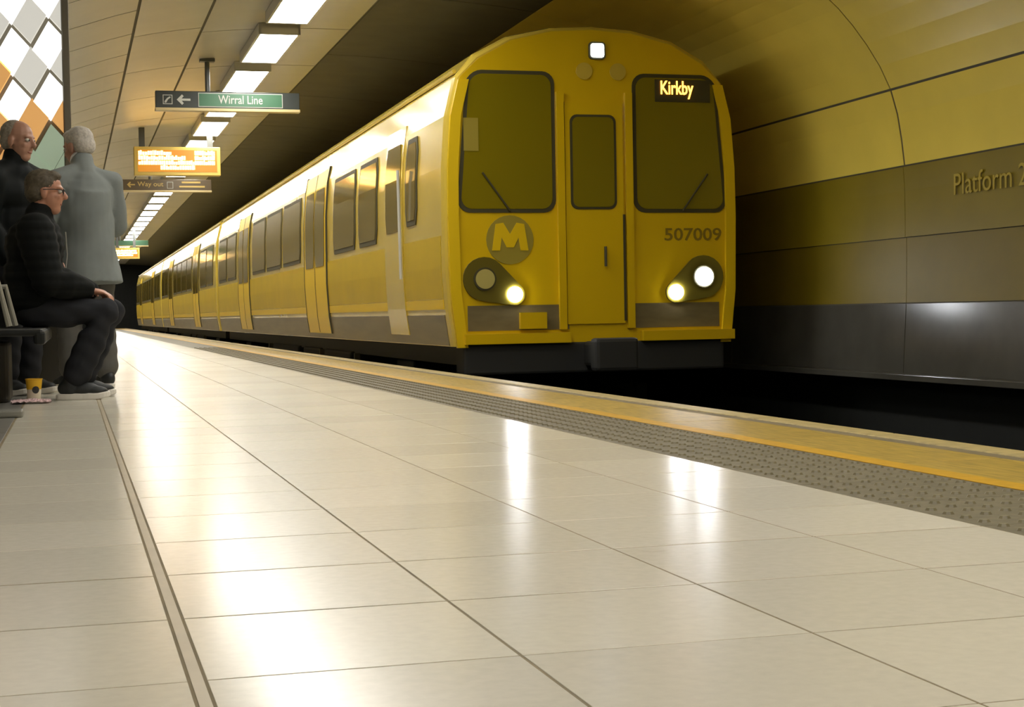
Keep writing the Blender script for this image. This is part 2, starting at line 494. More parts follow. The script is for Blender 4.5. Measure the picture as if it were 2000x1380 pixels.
strip(wall_right, 16, 17, 'wall_yellow', 3.2, PH, Y0 + 1.2, Y1 - 3, name='wall_panel', gap=0.022)
strip(wall_right, 17, 18, 'wall_band', 3.2, PH, Y0 + 1.2, Y1 - 3, name='name_band_panel', gap=0.006, proud=0.012)
strip(wall_right, 18, 19, 'wall_low', 3.2, PH, Y0 + 1.2, Y1 - 3, name='wall_panel', gap=0.006)
strip(wall_right, 19, 20, 'wall_base', 3.2, PH, Y0 + 1.2, Y1 - 3, name='wall_panel', gap=0.012)
MB().box(5.93, 6.06, Y0, Y1, -0.115, -0.07, 0.004).build('base_ledge', 'wall_base', wall_right)
MB().box(6.30, 6.45, Y0, Y1, -1.3, -0.115).build('wall_footing', 'dark', wall_right)
for nm, y0, y1, lab in (('wall_far', Y1 - 0.5, Y1, 'dark tunnel end beyond the train'), ('wall_back', Y0, Y0 + 0.3, 'tunnel end behind the photographer')):
    tag(MB().box(-2.4, 6.5, y0, y1, -1.45, 3.5).build(nm, 'dark'), lab, kind='structure')
# platform number on the name band
pn = link('platform_lettering', text_mesh('Platform 2', width=0.88, height=0.150, depth=0.004), None, wall_right)
pn.data.materials.append(mat('platform_lettering_ochre', (0.48, 0.36, 0.035), 0.5))
pn.matrix_world = Matrix(((0, 0, -1, 6.018), (-1, 0, 0, 9.895), (0, 1, 0, 1.212), (0, 0, 0, 1)))

# ------------------------------------------------------------------ ceiling lights
def lamp_parts():
    L, W = 0.84, 0.175
    h = MB().box(-W - 0.025, W + 0.025, -L - 0.03, L + 0.03, 0.055, 0.10, 0.006)
    h.box(-W - 0.025, -W - 0.002, -L - 0.03, L + 0.03, -0.002, 0.06)
    h.box(W + 0.002, W + 0.025, -L - 0.03, L + 0.03, -0.002, 0.06)
    e = MB().box(-W - 0.025, W + 0.025, -0.013, 0.013, -0.004, 0.10, 0.003)
    d = MB().box(-W, W, -L, L, 0.0, 0.05, 0.004)
    me = [x.mesh(n) for x, n in ((h, 'lamp_housing'), (e, 'lamp_end_cap'), (d, 'lamp_diffuser'))]
    me[0].materials.append(MT['lamp_house']); me[1].materials.append(MT['lamp_house']); me[2].materials.append(MT['lamp'])
    return me
LM = lamp_parts()
starts = [15.1 + 2.3 * k for k in range(-9, 29)]
vis = 0
for y in starts:
    t = empty('ceiling_light', (1.985, y + 0.925, 3.135))
    link('housing', LM[0], None, t)
    link('diffuser', LM[2], None, t)
    for sgn in (-1, 1):
        o = link('end_cap', LM[1], None, t); o.location = (0, sgn * 0.857, 0)
    if y < 12:
        tag(t, 'white fluorescent ceiling light over the near platform, above the top edge of the picture', 'light', 'fluorescent ceiling lights')
    elif vis < len(ORD):
        tag(t, ('white fluorescent ceiling light, %s in the row seen from the viewer' % ORD[vis]), 'light', 'fluorescent ceiling lights')
        vis += 1
    else:
        tag(t, 'small distant fluorescent ceiling light at the far end of the row', 'light', 'fluorescent ceiling lights')

# ------------------------------------------------------------------ train
TX = 4.09
SEC = [(1.19, 0.18), (1.23, 0.45), (1.25, 0.8), (1.25, 1.2), (1.245, 1.6), (1.215, 2.0), (1.14, 2.30), (0.98, 2.49), (0.70, 2.64), (0.35, 2.72), (0.0, 2.74)]
def halfw(z):
    for (a, za), (b, zb) in zip(SEC, SEC[1:]):
        if za <= z <= zb:
            return a + (b - a) * (z - za) / (zb - za)
    return SEC[0][0]
def ring(sc=1.0, dz=0.0):
    l = [(TX - a * sc, z - (dz if z > 2.3 else 0)) for a, z in SEC]
    r = [(TX + a * sc, z - (dz if z > 2.3 else 0)) for a, z in reversed(SEC[:-1])]
    return l + r
def body_mesh(ya, yb):
    rings = [(ya, ring(0.975, 0.03)), (ya + 0.02, ring(0.99, 0.01)), (ya + 0.07, ring())]
    y = ya + 1
    while y < yb - 1:
        rings.append((y, ring())); y += 3
    rings += [(yb - 0.05, ring()), (yb, ring(0.98, 0.02))]
    v = []; f = []
    n = len(rings[0][1])
    for y, r in rings: v += [(x, y, z) for x, z in r]
    for i in range(len(rings) - 1):
        for k in range(n):
            f.append((i * n + k, i * n + (k + 1) % n, (i + 1) * n + (k + 1) % n, (i + 1) * n + k))
    f.append(tuple(range(n))); f.append(tuple((len(rings) - 1) * n + k for k in range(n)))
    return MB().add(v, f)
def patch(y0, y1, z0, z1, off=0.006, nz=5, back=0.03, r=0.0):
    # slab on the platform side of the body, following its section
    v = []; f = []
    zs = [z0 + (z1 - z0) * k / nz for k in range(nz + 1)]
    for o_ in (off, -back):
        for k, z in enumerate(zs):
            ins = 0
            if r > 0 and (k == 0 or k == nz): ins = r
            v += [(TX - halfw(z) - o_, y0 + ins, z), (TX - halfw(z) - o_, y1 - ins, z)]
    n2 = 2 * (nz + 1)
    for k in range(nz):
        a = 2 * k
        f.append((a, a + 1, a + 3, a + 2)); f.append((n2 + a, n2 + a + 2, n2 + a + 3, n2 + a + 1))
        f.append((a, a + 2, n2 + a + 2, n2 + a)); f.append((a + 1, n2 + a + 1, n2 + a + 3, a + 3))
    f.append((0, n2, n2 + 1, 1)); f.append((2 * nz, 2 * nz + 1, n2 + 2 * nz + 1, n2 + 2 * nz))
    return MB().add(v, f)
def side_window(y0, y1, z0, z1, parent, name='window'):
    w = patch(y0, y1, z0, z1, 0.010, 6, r=0.06).build(name, 'rubber', parent)
    patch(y0 + 0.045, y1 - 0.045, z0 + 0.045, z1 - 0.045, 0.014, 6, r=0.05).build('pane', 'glass', w)
    return w
def side_door(y0, y1, parent):
    d = patch(y0, y1, 0.24, 2.13, 0.016, 10).build('sliding_door', 'door_yellow', parent)
    ym = (y0 + y1) / 2
    for a, b in ((y0 + 0.10, ym - 0.05), (ym + 0.05, y1 - 0.10)):
        patch(a, b, 1.02, 1.92, 0.022, 6, r=0.05).build('door_pane', 'glass', d)
    patch(ym - 0.012, ym + 0.012, 0.25, 2.12, 0.019, 10).build('door_seal', 'rubber', d)
    for yy in (y0 - 0.03, y1 + 0.005):
        patch(yy, yy + 0.025, 0.24, 2.15, 0.020, 10).build('door_pillar', 'rubber', d)
    return d
def wheel(parent, x, y):
    w = MB().disc((x - 0.065, y, -0.505), 0.42, 0.13, 'x', 32)
    w.disc((x - 0.085, y, -0.505), 0.12, 0.03, 'x', 20)
    return w.build('wheel', 'frame_dark', parent)
def bogie(parent, yc):
    b = MB()
    for x in (TX - 0.98, TX + 0.86):
        b.box(x, x + 0.12, yc - 1.45, yc + 1.45, -0.42, -0.22, 0.02)
        for yy in (yc - 1.3, yc + 1.3):
            b.box(x - 0.03, x + 0.12, yy - 0.16, yy + 0.16, -0.62, -0.36, 0.03)
        b.box(x, x + 0.12, yc - 0.4, yc + 0.4, -0.30, 0.0, 0.02)
    b.box(TX - 0.9, TX + 0.9, yc - 0.25, yc + 0.25, -0.38, 0.0, 0.02)
    o = b.build('bogie_frame', 'frame_dark', parent)
    for yy in (yc - 1.3, yc + 1.3):
        for x in (TX - 0.72, TX + 0.72):
            wheel(o, x, yy)
        MB().tube([(TX - 0.7, yy, -0.505), (TX + 0.7, yy, -0.505)], 0.08, 12).build('axle', 'frame_dark', o)
def carriage(ya, yb, label, cab):
    t = empty('train_carriage', (0, 0, 0))
    tag(t, label, 'train', 'carriages of the yellow train')
    body_mesh(ya, yb).build('body_shell', 'train_side', t, smooth=False)
    # stripe, skirt, roof shoulder rail
    patch(ya + 0.1, yb - 0.08, 0.475, 0.555, 0.005, 2).build('yellow_stripe', 'door_yellow', t)
    patch(ya + 0.1, yb - 0.08, 0.56, 1.06, 0.004, 4).build('lower_side_panel', 'side_yellow', t)
    patch(ya + 0.1, yb - 0.08, 0.185, 0.43, 0.004, 3).build('skirt_panel', 'skirt', t)
    MB().tube([(TX - 1.115, ya + 0.1, 2.36), (TX - 1.115, yb - 0.1, 2.36)], 0.018, 8).build('gutter_rail', 'train_side', t)
    o = ya
    if cab:
        d = patch(o + 1.55, o + 2.35, 0.26, 2.1, 0.012, 8).build('cab_door', 'train_side', t)
        patch(o + 1.62, o + 2.28, 1.18, 1.95, 0.018, 5, r=0.05).build('door_pane', 'glass', d)
        MB().tube([(TX - 1.30, o + 1.45, 0.75), (TX - 1.31, o + 1.45, 1.7)], 0.014, 8).build('grab_rail', 'lamp_house', d)
        side_window(o + 0.95, o + 1.42, 1.2, 1.95, t)
        wins = [(2.75, 3.75), (3.95, 5.35)]
        doors = [(5.85, 7.55), (13.95, 15.65)]
        wins += [(7.95, 9.7), (9.85, 11.6), (11.75, 13.5), (16.1, 17.7), (17.85, 19.45)]
    else:
        doors = [(4.35, 6.05), (13.95, 15.65)]
        wins = [(0.6, 2.1), (2.25, 3.95), (6.5, 8.1), (8.25, 10.1), (10.25, 11.9), (12.05, 13.5), (16.1, 17.7), (17.85, 19.45)]
    for a, b in wins: side_window(o + a, o + b, 1.12, 1.95, t)
    for a, b in doors: side_door(o + a, o + b, t)
    u = MB().box(TX - 1.05, TX + 1.05, ya + 0.25, yb - 0.1, 0.02, 0.19)
    u.build('underframe', 'frame_dark', t)
    for k, (a, b) in enumerate(((5.3, 7.2), (7.6, 9.0), (9.5, 12.3))):
        MB().box(TX - 1.1, TX + 1.0, o + a, o + b, -0.45, 0.04, 0.03).build('equipment_case', 'frame_dark', t)
    for yy in (o + 4.9, o + 7.4, o + 12.6):
        MB().box(TX - 1.12, TX - 1.06, yy, yy + 0.06, -0.30, 0.03).build('underframe_bracket', 'underframe_pale', t)
    bogie(t, o + 2.9); bogie(t, yb - 2.9)
    return t
car1 = carriage(12.12, 31.9, 'leading train carriage with the yellow cab front and lit head lamps', True)
car2 = carriage(32.35, 52.1, 'middle train carriage coupled behind the leading one', False)
car3 = carriage(52.55, 72.3, 'rear train carriage farthest down the tunnel', False)
for c, y in ((car1, 31.9), (car2, 52.1)):
    MB().box(TX - 0.75, TX + 0.75, y - 0.02, y + 0.43, 0.15, 2.35, 0.03).build('gangway_bellows', 'frame_dark', c)

# --- cab front (faces -y)
FY = 12.12
front_pts = [(x, z) for x, z in ring(0.965, 0.04)]
fp = MB().poly_y(front_pts, FY - 0.012, FY + 0.03).build('cab_front_panel', 'train_yellow', car1)
def ypart(pts, depth, name, m, parent, base=FY - 0.012):
    return MB().poly_y(pts, base - depth, base + 0.02).build(name, m, parent)
# corner pillars, proud
for sx in (-1, 1):
    pts = []
    for z in (0.17, 0.6, 1.2, 1.6, 1.8, 2.0, 2.15, 2.28):
        pts.append((TX + sx * halfw(max(z, 0.18)) * 0.975, z))
    pts2 = [(x - sx * 0.085, z) for x, z in reversed(pts)]
    ypart(pts + pts2, 0.03, 'corner_pillar', 'door_yellow', fp)
# cab windows
for sx, nm in ((-1, 'cab_window'), (1, 'cab_window')):
    x0, x1 = (2.955, 3.765) if sx < 0 else (4.425, 5.235)
    tl_, tr_ = (0.11, 0.0) if sx < 0 else (0.0, 0.11)
    def wpoly(g_, r_):
        a0_, a1_, b0_, b1_ = x0 + g_, x1 - g_, 1.235 + g_, 2.36 - g_
        out = []
        for x_, z_ in rrect(a0_, a1_, b0_, b1_, r_):
            k_ = max(0.0, (z_ - 1.7) / 0.66) ** 2
            out.append((x_ + (tl_ * k_ if x_ < (a0_ + a1_) / 2 else -tr_ * k_), z_))
        return out
    w = ypart(wpoly(0.0, 0.10), 0.008, nm, 'rubber', car1)
    ypart(wpoly(0.03, 0.085), 0.012, 'pane', 'glass_cab', w)
    # wiper
    xa = x0 + 0.42
    MB().tube([(xa, FY - 0.04, 1.25), (xa + 0.22 * sx, FY - 0.04, 1.55)], 0.008, 6).build('wiper', 'rubber', w)
# centre gangway door with frame
for x in (3.775, 4.355):
    ypart([(x, 0.30), (x + 0.06, 0.30), (x + 0.06, 2.2), (x, 2.2)], 0.035, 'door_post', 'train_yellow', car1)
gd = ypart([(3.845, 0.34), (4.335, 0.34), (4.335, 2.12), (3.845, 2.12)], 0.02, 'gangway_door', 'train_yellow', car1)
ypart(rrect(3.885, 4.275, 1.26, 2.02, 0.06), 0.026, 'door_window', 'rubber', gd)
ypart(rrect(3.905, 4.255, 1.28, 2.0, 0.05), 0.030, 'door_pane', 'glass_cab', gd)
ypart([(4.325, 0.36), (4.345, 0.36), (4.345, 1.22), (4.325, 1.22)], 0.024, 'door_gap', 'rubber', gd)
MB().tube([(4.16, FY - 0.07, 0.80), (4.16, FY - 0.07, 0.96)], 0.012, 8).build('door_handle', 'rubber', gd)
# destination display in the right hand window
db = ypart([(4.62, 2.135), (5.10, 2.135), (5.10, 2.315), (4.62, 2.315)], 0.018, 'destination_display', 'rubber', car1)
kt = mat('destination_leds', (1, 0.6, 0.2), 0.4, emit=(1.0, 0.40, 0.05), strength=5.0)
text_front('destination_lettering', 'Kirkby', 4.668, FY - 0.032, 2.160, kt, db, width=0.285, height=0.145, bold=0.012)
# notice in left window
ypart([(3.01, 1.72), (3.13, 1.72), (3.13, 1.98), (3.01, 1.98)], 0.016, 'window_notice', 'logo_grey', car1)
# roundel
lg = MB().disc((3.377, FY - 0.018, 1.02), 0.195, 0.02).build('roundel', 'logo_grey', car1)
Mp = [(-0.150, -0.085), (-0.118, 0.125), (-0.055, 0.135), (0.0, 0.045), (0.055, 0.135), (0.118, 0.125), (0.150, -0.085), (0.085, -0.085), (0.070, 0.02), (0.03, -0.06), (-0.03, -0.06), (-0.070, 0.02), (-0.085, -0.085)]
MB().poly_y([(3.377 + x, 1.02 + z) for x, z in Mp], FY - 0.024, FY - 0.01).build('roundel_letter', 'door_yellow', lg)
text_front('number_lettering', '507009', 4.69, FY - 0.0125, 1.005, 'number', car1, width=0.50, height=0.105, bold=0.012)
# lamp pods
for sx in (-1, 1):
    def P(x): return TX + sx * x
    pts = []
    n = 28
    # teardrop from the big lens (outer, high) to the small lamp (inner, low)
    big, small = (0.93, 0.71, 0.175), (0.685, 0.585, 0.085)
    import math as _m
    dx, dz = small[0] - big[0], small[1] - big[1]
    dist = _m.hypot(dx, dz); ang = _m.atan2(dz, dx)
    al = _m.acos((big[2] - small[2]) / dist)
    for k in range(15):
        a = ang + al + (2 * PI - 2 * al) * k / 14
        pts.append((P(big[0] + big[2] * _m.cos(a)), big[1] + big[2] * _m.sin(a)))
    for k in range(9):
        a = ang - al + 2 * al * k / 8
        pts.append((P(small[0] + small[2] * _m.cos(a)), small[1] + small[2] * _m.sin(a)))
    pod = ypart(pts, 0.022, 'lamp_pod', 'lamp_pod', car1)
    MB().disc((P(0.93), FY - 0.046, 0.71), 0.092, 0.02).build('lens_bezel', 'rubber', pod)
    MB().disc((P(0.93), FY - 0.052, 0.71), 0.078, 0.02).build('main_lens', 'lens' if sx < 0 else 'headlamp', pod)
    MB().disc((P(0.685), FY - 0.046, 0.585), 0.062, 0.02).build('marker_lamp', 'headlamp', pod)
# top lamp and horn grilles
ypart(rrect(TX - 0.03, TX + 0.11, 2.465, 2.605, 0.03), 0.02, 'top_lamp_bezel', 'rubber', car1)
tl = ypart(rrect(TX - 0.015, TX + 0.095, 2.48, 2.59, 0.02), 0.026, 'top_lamp', 'toplamp', car1)
for x in (4.02, 4.306):
    MB().disc((x, FY - 0.024, 2.37), 0.068, 0.02).build('horn_grille', 'train_side', car1)
# lower valance, buffer beams, coupler
ypart([(3.02, 0.30), (3.86, 0.30), (3.86, 0.50), (3.02, 0.50)], 0.006, 'valance', 'skirt', car1)
ypart([(4.42, 0.30), (5.16, 0.30), (5.16, 0.50), (4.42, 0.50)], 0.006, 'valance', 'skirt', car1)
ypart([(3.44, 0.31), (3.66, 0.31), (3.66, 0.44), (3.44, 0.44)], 0.05, 'jumper_box', 'train_yellow', car1)
ypart([(2.985, 0.195), (3.855, 0.195), (3.855, 0.275), (2.985, 0.275)], 0.07, 'buffer_beam', 'train_yellow', car1)
ypart([(4.47, 0.195), (5.27, 0.195), (5.27, 0.275), (4.47, 0.275)], 0.07, 'buffer_beam', 'train_yellow', car1)
cp = MB().box(3.98, 4.22, FY - 0.42, FY + 0.05, 0.0, 0.20, 0.03)
cp.box(3.92, 4.28, FY - 0.50, FY - 0.34, -0.03, 0.23, 0.03)
cp.build('coupler', 'frame_dark', car1)
MB().box(2.98, 5.20, FY - 0.02, FY + 0.25, -0.05, 0.20, 0.02).build('headstock', 'frame_dark', car1)

# ------------------------------------------------------------------ hanging signs
def ceil_z(x):
    best = 3.2
    pts = span(5, 12)
    for a, b in zip(pts, pts[1:]):
        if a.x <= x <= b.x:
            return a.y + (b.y - a.y) * (x - a.x) / (b.x - a.x)
    return best
def hanging_sign(y, x0, x1, z0, z1, poles, m, label):
    t = empty('hanging_sign', ((x0 + x1) / 2, y, z0))
    W = lambda mb, nm, mm, par=t: _rel(mb, nm, mm, par, t)
    b = W(MB().box(x0, x1, y - 0.05, y + 0.05, z0 + 0.03, z1, 0.006), 'sign_box', m)
    W(MB().box(x0 - 0.005, x1 + 0.005, y - 0.058, y + 0.058, z0, z0 + 0.032, 0.005), 'bottom_rim', 'sign_rim')
    for px in poles:
        W(MB().tube([(px, y, z1 - 0.01), (px, y, ceil_z(px) - 0.005)], 0.026, 10), 'hanger', 'pole')
        W(MB().box(px - 0.08, px + 0.08, y - 0.05, y + 0.05, ceil_z(px) - 0.035, ceil_z(px) + 0.0, 0.004), 'hanger_plate', 'pole')
    tag(t, label, 'sign')
    return t
def _rel(mb, nm, mm, par, root):
    mb.v = [(a - root.location.x, b - root.location.y, c - root.location.z) for a, b, c in mb.v]
    return mb.build(nm, mm, par)
def trel(o, root):
    o.location = Vector(o.location) - Vector(root.location)
def arrow_pts(x, z, s):
    return [(x, z), (x + 0.5 * s, z + 0.5 * s), (x + 0.66 * s, z + 0.34 * s), (x + 0.46 * s, z + 0.10 * s), (x + 1.3 * s, z + 0.10 * s), (x + 1.3 * s, z - 0.10 * s), (x + 0.46 * s, z - 0.10 * s), (x + 0.66 * s, z - 0.34 * s), (x + 0.5 * s, z - 0.5 * s)]
y = 17.2
s1 = hanging_sign(y, 0.92, 2.445, 2.648, 2.858, (1.47,), 'sign_dark', 'dark hanging sign with green panel reading Wirral Line and a left arrow')
_rel(MB().box(1.365, 2.262, y - 0.056, y, 2.692, 2.842), 'panel_border', 'sign_white', s1, s1)
_rel(MB().box(1.373, 2.254, y - 0.059, y, 2.700, 2.834), 'green_panel', 'sign_green', s1, s1)
trel(text_front('sign_lettering', 'Wirral Line', 1.575, y - 0.0595, 2.728, 'sign_white', s1, width=0.47, height=0.09, bold=0.008), s1)
_rel(MB().poly_y(arrow_pts(1.14, 2.765, 0.11), y - 0.056, y), 'arrow', 'sign_white', s1, s1)
_rel(MB().box(0.995, 1.095, y - 0.056, y, 2.715, 2.815), 'pictogram_border', 'sign_white', s1, s1)
_rel(MB().box(1.003, 1.087, y - 0.058, y, 2.723, 2.807), 'pictogram_panel', 'sign_dark', s1, s1)
_rel(MB().poly_y([(1.012, 2.73), (1.03, 2.73), (1.05, 2.765), (1.078, 2.785), (1.068, 2.797), (1.04, 2.78), (1.012, 2.745)], y - 0.060, y), 'pictogram', 'sign_white', s1, s1)

y = 27.0
s2 = hanging_sign(y, 0.875, 2.33, 2.552, 2.762, (1.33,), 'sign_brown', 'brown hanging sign reading Way out, behind the amber display')
_rel(MB().poly_y(arrow_pts(0.95, 2.675, 0.10), y - 0.056, y), 'arrow', 'sign_text_y', s2, s2)
trel(text_front('sign_lettering', 'Way out', 1.12, y - 0.0505, 2.625, 'sign_text_y', s2, width=0.42, height=0.10, bold=0.006), s2)
_rel(MB().box(1.60, 1.70, y - 0.056, y, 2.612, 2.722), 'pictogram_border', 'sign_white', s2, s2)
_rel(MB().box(1.608, 1.692, y - 0.058, y, 2.620, 2.714), 'pictogram_panel', 'sign_brown', s2, s2)
for z, a, b in ((2.70, 1.84, 2.15), (2.63, 1.80, 2.22)):
    _rel(MB().box(a, b, y - 0.056, y, z, z + 0.028), 'small_lettering_line', 'sign_text_y', s2, s2)

y = 50.0
s3 = hanging_sign(y, 1.00, 2.36, 2.68, 2.87, (1.5,), 'sign_green', 'small distant green grey hanging sign above the far amber display')

def display(y, x0, x1, z0, z1, hx, label, seed, rowspec):
    t = empty('departure_display', ((x0 + x1) / 2, y, z0))
    _rel(MB().box(x0, x1, y - 0.06, y + 0.12, z0, z1, 0.008), 'case', 'disp_frame', t, t)
    _rel(MB().box(x0 + 0.05, x1 - 0.05, y - 0.064, y, z0 + 0.05, z1 - 0.045), 'screen', 'disp_back', t, t)
    for px in hx:
        _rel(MB().box(px - 0.04, px + 0.04, y - 0.01, y + 0.06, z1 - 0.01, ceil_z(px) - 0.003), 'hanger', 'pole', t, t)
    rnd = random.Random(seed)
    H = (z1 - z0 - 0.13) / len(rowspec)
    for r, spans in enumerate(rowspec):
        zt = z1 - 0.055 - r * H
        for a, b in spans:
            mb = MB()
            x = x0 + 0.06 + a * (x1 - x0 - 0.12)
            xe = x0 + 0.06 + b * (x1 - x0 - 0.12)
            while x < xe:
                w = rnd.choice((0.016, 0.024, 0.03))
                hh = H * rnd.choice((0.62, 0.80, 0.80, 0.9))
                mb.box(x, min(x + w, xe), y - 0.070, y - 0.06, zt - 0.9 * H, zt - 0.9 * H + hh)
                x += w + 0.007
            tag(_rel(mb, 'glowing_text', 'led', t, t), kind='stuff')
    tag(t, label, 'display')
    return t
display(23.0, 0.915, 2.12, 2.475, 2.880, (1.03, 1.98), 'amber departure display hanging under the ceiling above the grey coat',
        3, [[(0.0, 0.42), (0.72, 0.98)], [(0.0, 0.60), (0.72, 0.98)], [(0.0, 0.98)], [(0.28, 0.72)]])
display(49.0, 1.25, 2.05, 2.27, 2.60, (1.4, 1.9), 'small distant amber departure display near the tunnel end',
        5, [[(0.0, 0.95)], [(0.1, 0.98)], [(0.0, 0.8)]])

# ------------------------------------------------------------------ diamond light panel
DPY = 10.95
dp = empty('diamond_light_panel', (-0.30, DPY, 0))
tag(dp, 'tall backlit panel of white diamond panes behind the standing people', 'light panel')
PX0, PX1, PZ0, PZ1 = -0.62, 0.035, 0.95, 2.62
def DR(mb, nm, m, par=dp): return _rel(mb, nm, m, par, dp)
DR(MB().box(PX0, PX1, DPY, DPY + 0.16, 0.0, PZ0, 0.01), 'cabinet', 'dp_cab')
DR(MB().box(PX0, PX0 + 0.04, DPY - 0.01, DPY + 0.12, PZ0, PZ1, 0.004), 'frame_post', 'dp_frame')
DR(MB().box(PX1 - 0.045, PX1, DPY - 0.01, DPY + 0.12, PZ0, PZ1, 0.004), 'frame_post', 'dp_frame')
DR(MB().box(PX0, PX1, DPY - 0.01, DPY + 0.12, PZ1 - 0.03, PZ1, 0.004), 'frame_rail', 'dp_frame')
DR(MB().box(PX0, PX1, DPY - 0.01, DPY + 0.12, PZ0, PZ0 + 0.04, 0.004), 'frame_rail', 'dp_frame')
DR(MB().box(PX0 + 0.03, PX1 - 0.03, DPY + 0.06, DPY + 0.10, PZ0 + 0.02, PZ1 - 0.02), 'backing', 'dp_frame')
def clip_poly(pts, x0, x1, z0, z1):
    def cl(pts, f_in, inter):
        out = []
        for i, p in enumerate(pts):
            q = pts[i - 1]
            if f_in(p):
                if not f_in(q): out.append(inter(q, p))
                out.append(p)
            elif f_in(q): out.append(inter(q, p))
        return out
    for ax, val, sg_ in ((0, x0, 1), (0, x1, -1), (1, z0, 1), (1, z1, -1)):
        def fi(p): return (p[ax] - val) * sg_ >= 0
        def it(a, b):
            t_ = (val - a[ax]) / (b[ax] - a[ax])
            return (a[0] + (b[0] - a[0]) * t_, a[1] + (b[1] - a[1]) * t_)
        pts = cl(pts, fi, it)
        if not pts: return []
    return pts
CW, CH = 0.235, 0.34
for ci in range(-1, 5):
    for ri in range(-1, 14):
        cx = PX1 - 0.045 - 0.085 - ci * CW / 1.0 - (0.0)
        cz = 2.27 - (ri - 3) * CH / 1.0 
        for half in (0, 1):
            ccx = cx - half * CW / 2
            ccz = cz - half * CH / 2 - 0.05 * ci
            q = [(ccx, ccz + CH / 2 - 0.012), (ccx + CW / 2 - 0.008, ccz + 0.035), (ccx, ccz - CH / 2 + 0.012), (ccx - CW / 2 + 0.008, ccz - 0.035)]
            q = clip_poly(q, PX0 + 0.045, PX1 - 0.05, PZ0 + 0.045, PZ1 - 0.035)
            if len(q) < 3: continue
            if half == 0:
                m = 'dp_white' if ccz > 1.80 else ('dp_green' if ci <= 0 else 'dp_amber')
            else:
                m = 'dp_grey' if (ccz > 2.12 or (ci < 1 and ccz > 1.95)) else ('dp_amber' if ccz > 1.7 else ('dp_green' if ci < 1 else 'dp_grey'))
            DR(MB().poly_y(q, DPY + 0.0, DPY + 0.055), 'diamond_pane', m)

# ------------------------------------------------------------------ bench
bn = empty('platform_bench', (-0.40, 8.9, 0))
tag(bn, 'black metal platform bench under the seated person in black', 'bench')
def BR(mb, nm, m, par=bn): return _rel(mb, nm, m, par, bn)
for k in range(3):
    y0 = 6.95 + k * 0.80 + 0.30
    st = MB().box(-0.66, -0.12, y0, y0 + 0.76, 0.375, 0.405, 0.012)
    st.box(-0.16, -0.11, y0, y0 + 0.76, 0.335, 0.40, 0.015)
    BR(st, 'seat', 'bench')
    bk = MB()
    bk.add([(-0.66, y0, 0.42), (-0.64, y0, 0.42), (-0.74, y0, 0.86), (-0.76, y0, 0.86), (-0.66, y0 + 0.76, 0.42), (-0.64, y0 + 0.76, 0.42), (-0.74, y0 + 0.76, 0.86), (-0.76, y0 + 0.76, 0.86)],
           [(0, 1, 2, 3), (4, 7, 6, 5), (0, 4, 5, 1), (1, 5, 6, 2), (2, 6, 7, 3), (3, 7, 4, 0)])
    BR(bk, 'backrest', 'bench_grey')
BR(MB().box(-0.48, -0.40, 7.2, 9.64, 0.29, 0.37, 0.008), 'support_beam', 'bench')
BR(MB().box(-0.62, -0.33, 9.0, 9.50, 0.0, 0.33, 0.02), 'pedestal', 'dp_cab')
for y0 in (7.6,):
    lg_ = MB().box(-0.50, -0.38, y0, y0 + 0.10, 0.03, 0.30, 0.01)
    lg_.box(-0.64, -0.22, y0 - 0.02, y0 + 0.12, 0.0, 0.035, 0.01)
    BR(lg_, 'leg', 'bench_grey')
for y0 in (7.25, 8.05):
    BR(MB().tube([(-0.62, y0, 0.42), (-0.60, y0, 0.60), (-0.30, y0, 0.61), (-0.26, y0, 0.42)], 0.014, 8), 'armrest', 'bench_grey')

# ------------------------------------------------------------------ people
def union(mb, voxel, smooth, name):
    me = mb.mesh(name)
    o = bpy.data.objects.new('tmp_union', me)
    r = o.modifiers.new('r', 'REMESH'); r.mode = 'VOXEL'; r.voxel_size = voxel
    s = o.modifiers.new('s', 'SMOOTH'); s.iterations = smooth; s.factor = 0.5
    out = evaluated_mesh(o)
    out.polygons.foreach_set('use_smooth', [True] * len(out.polygons))
    out.materials.clear()
    return out

def displace(me, fn):
    n = len(me.vertices)
    co = np.empty(n * 3); no = np.empty(n * 3)
    me.vertices.foreach_get('co', co); me.vertices.foreach_get('normal', no)
    co = co.reshape(-1, 3); no = no.reshape(-1, 3)
    co += no * fn(co)[:, None]
    me.vertices.foreach_set('co', co.ravel())
    me.update()

def lerp(a, b, t): return Vector(a) * (1 - t) + Vector(b) * t
def limb(mb, pts, rad):
    mb.tube(pts, rad, 14)
    for p, r in zip(pts, rad): mb.ball(p, r, n=14, m=10)

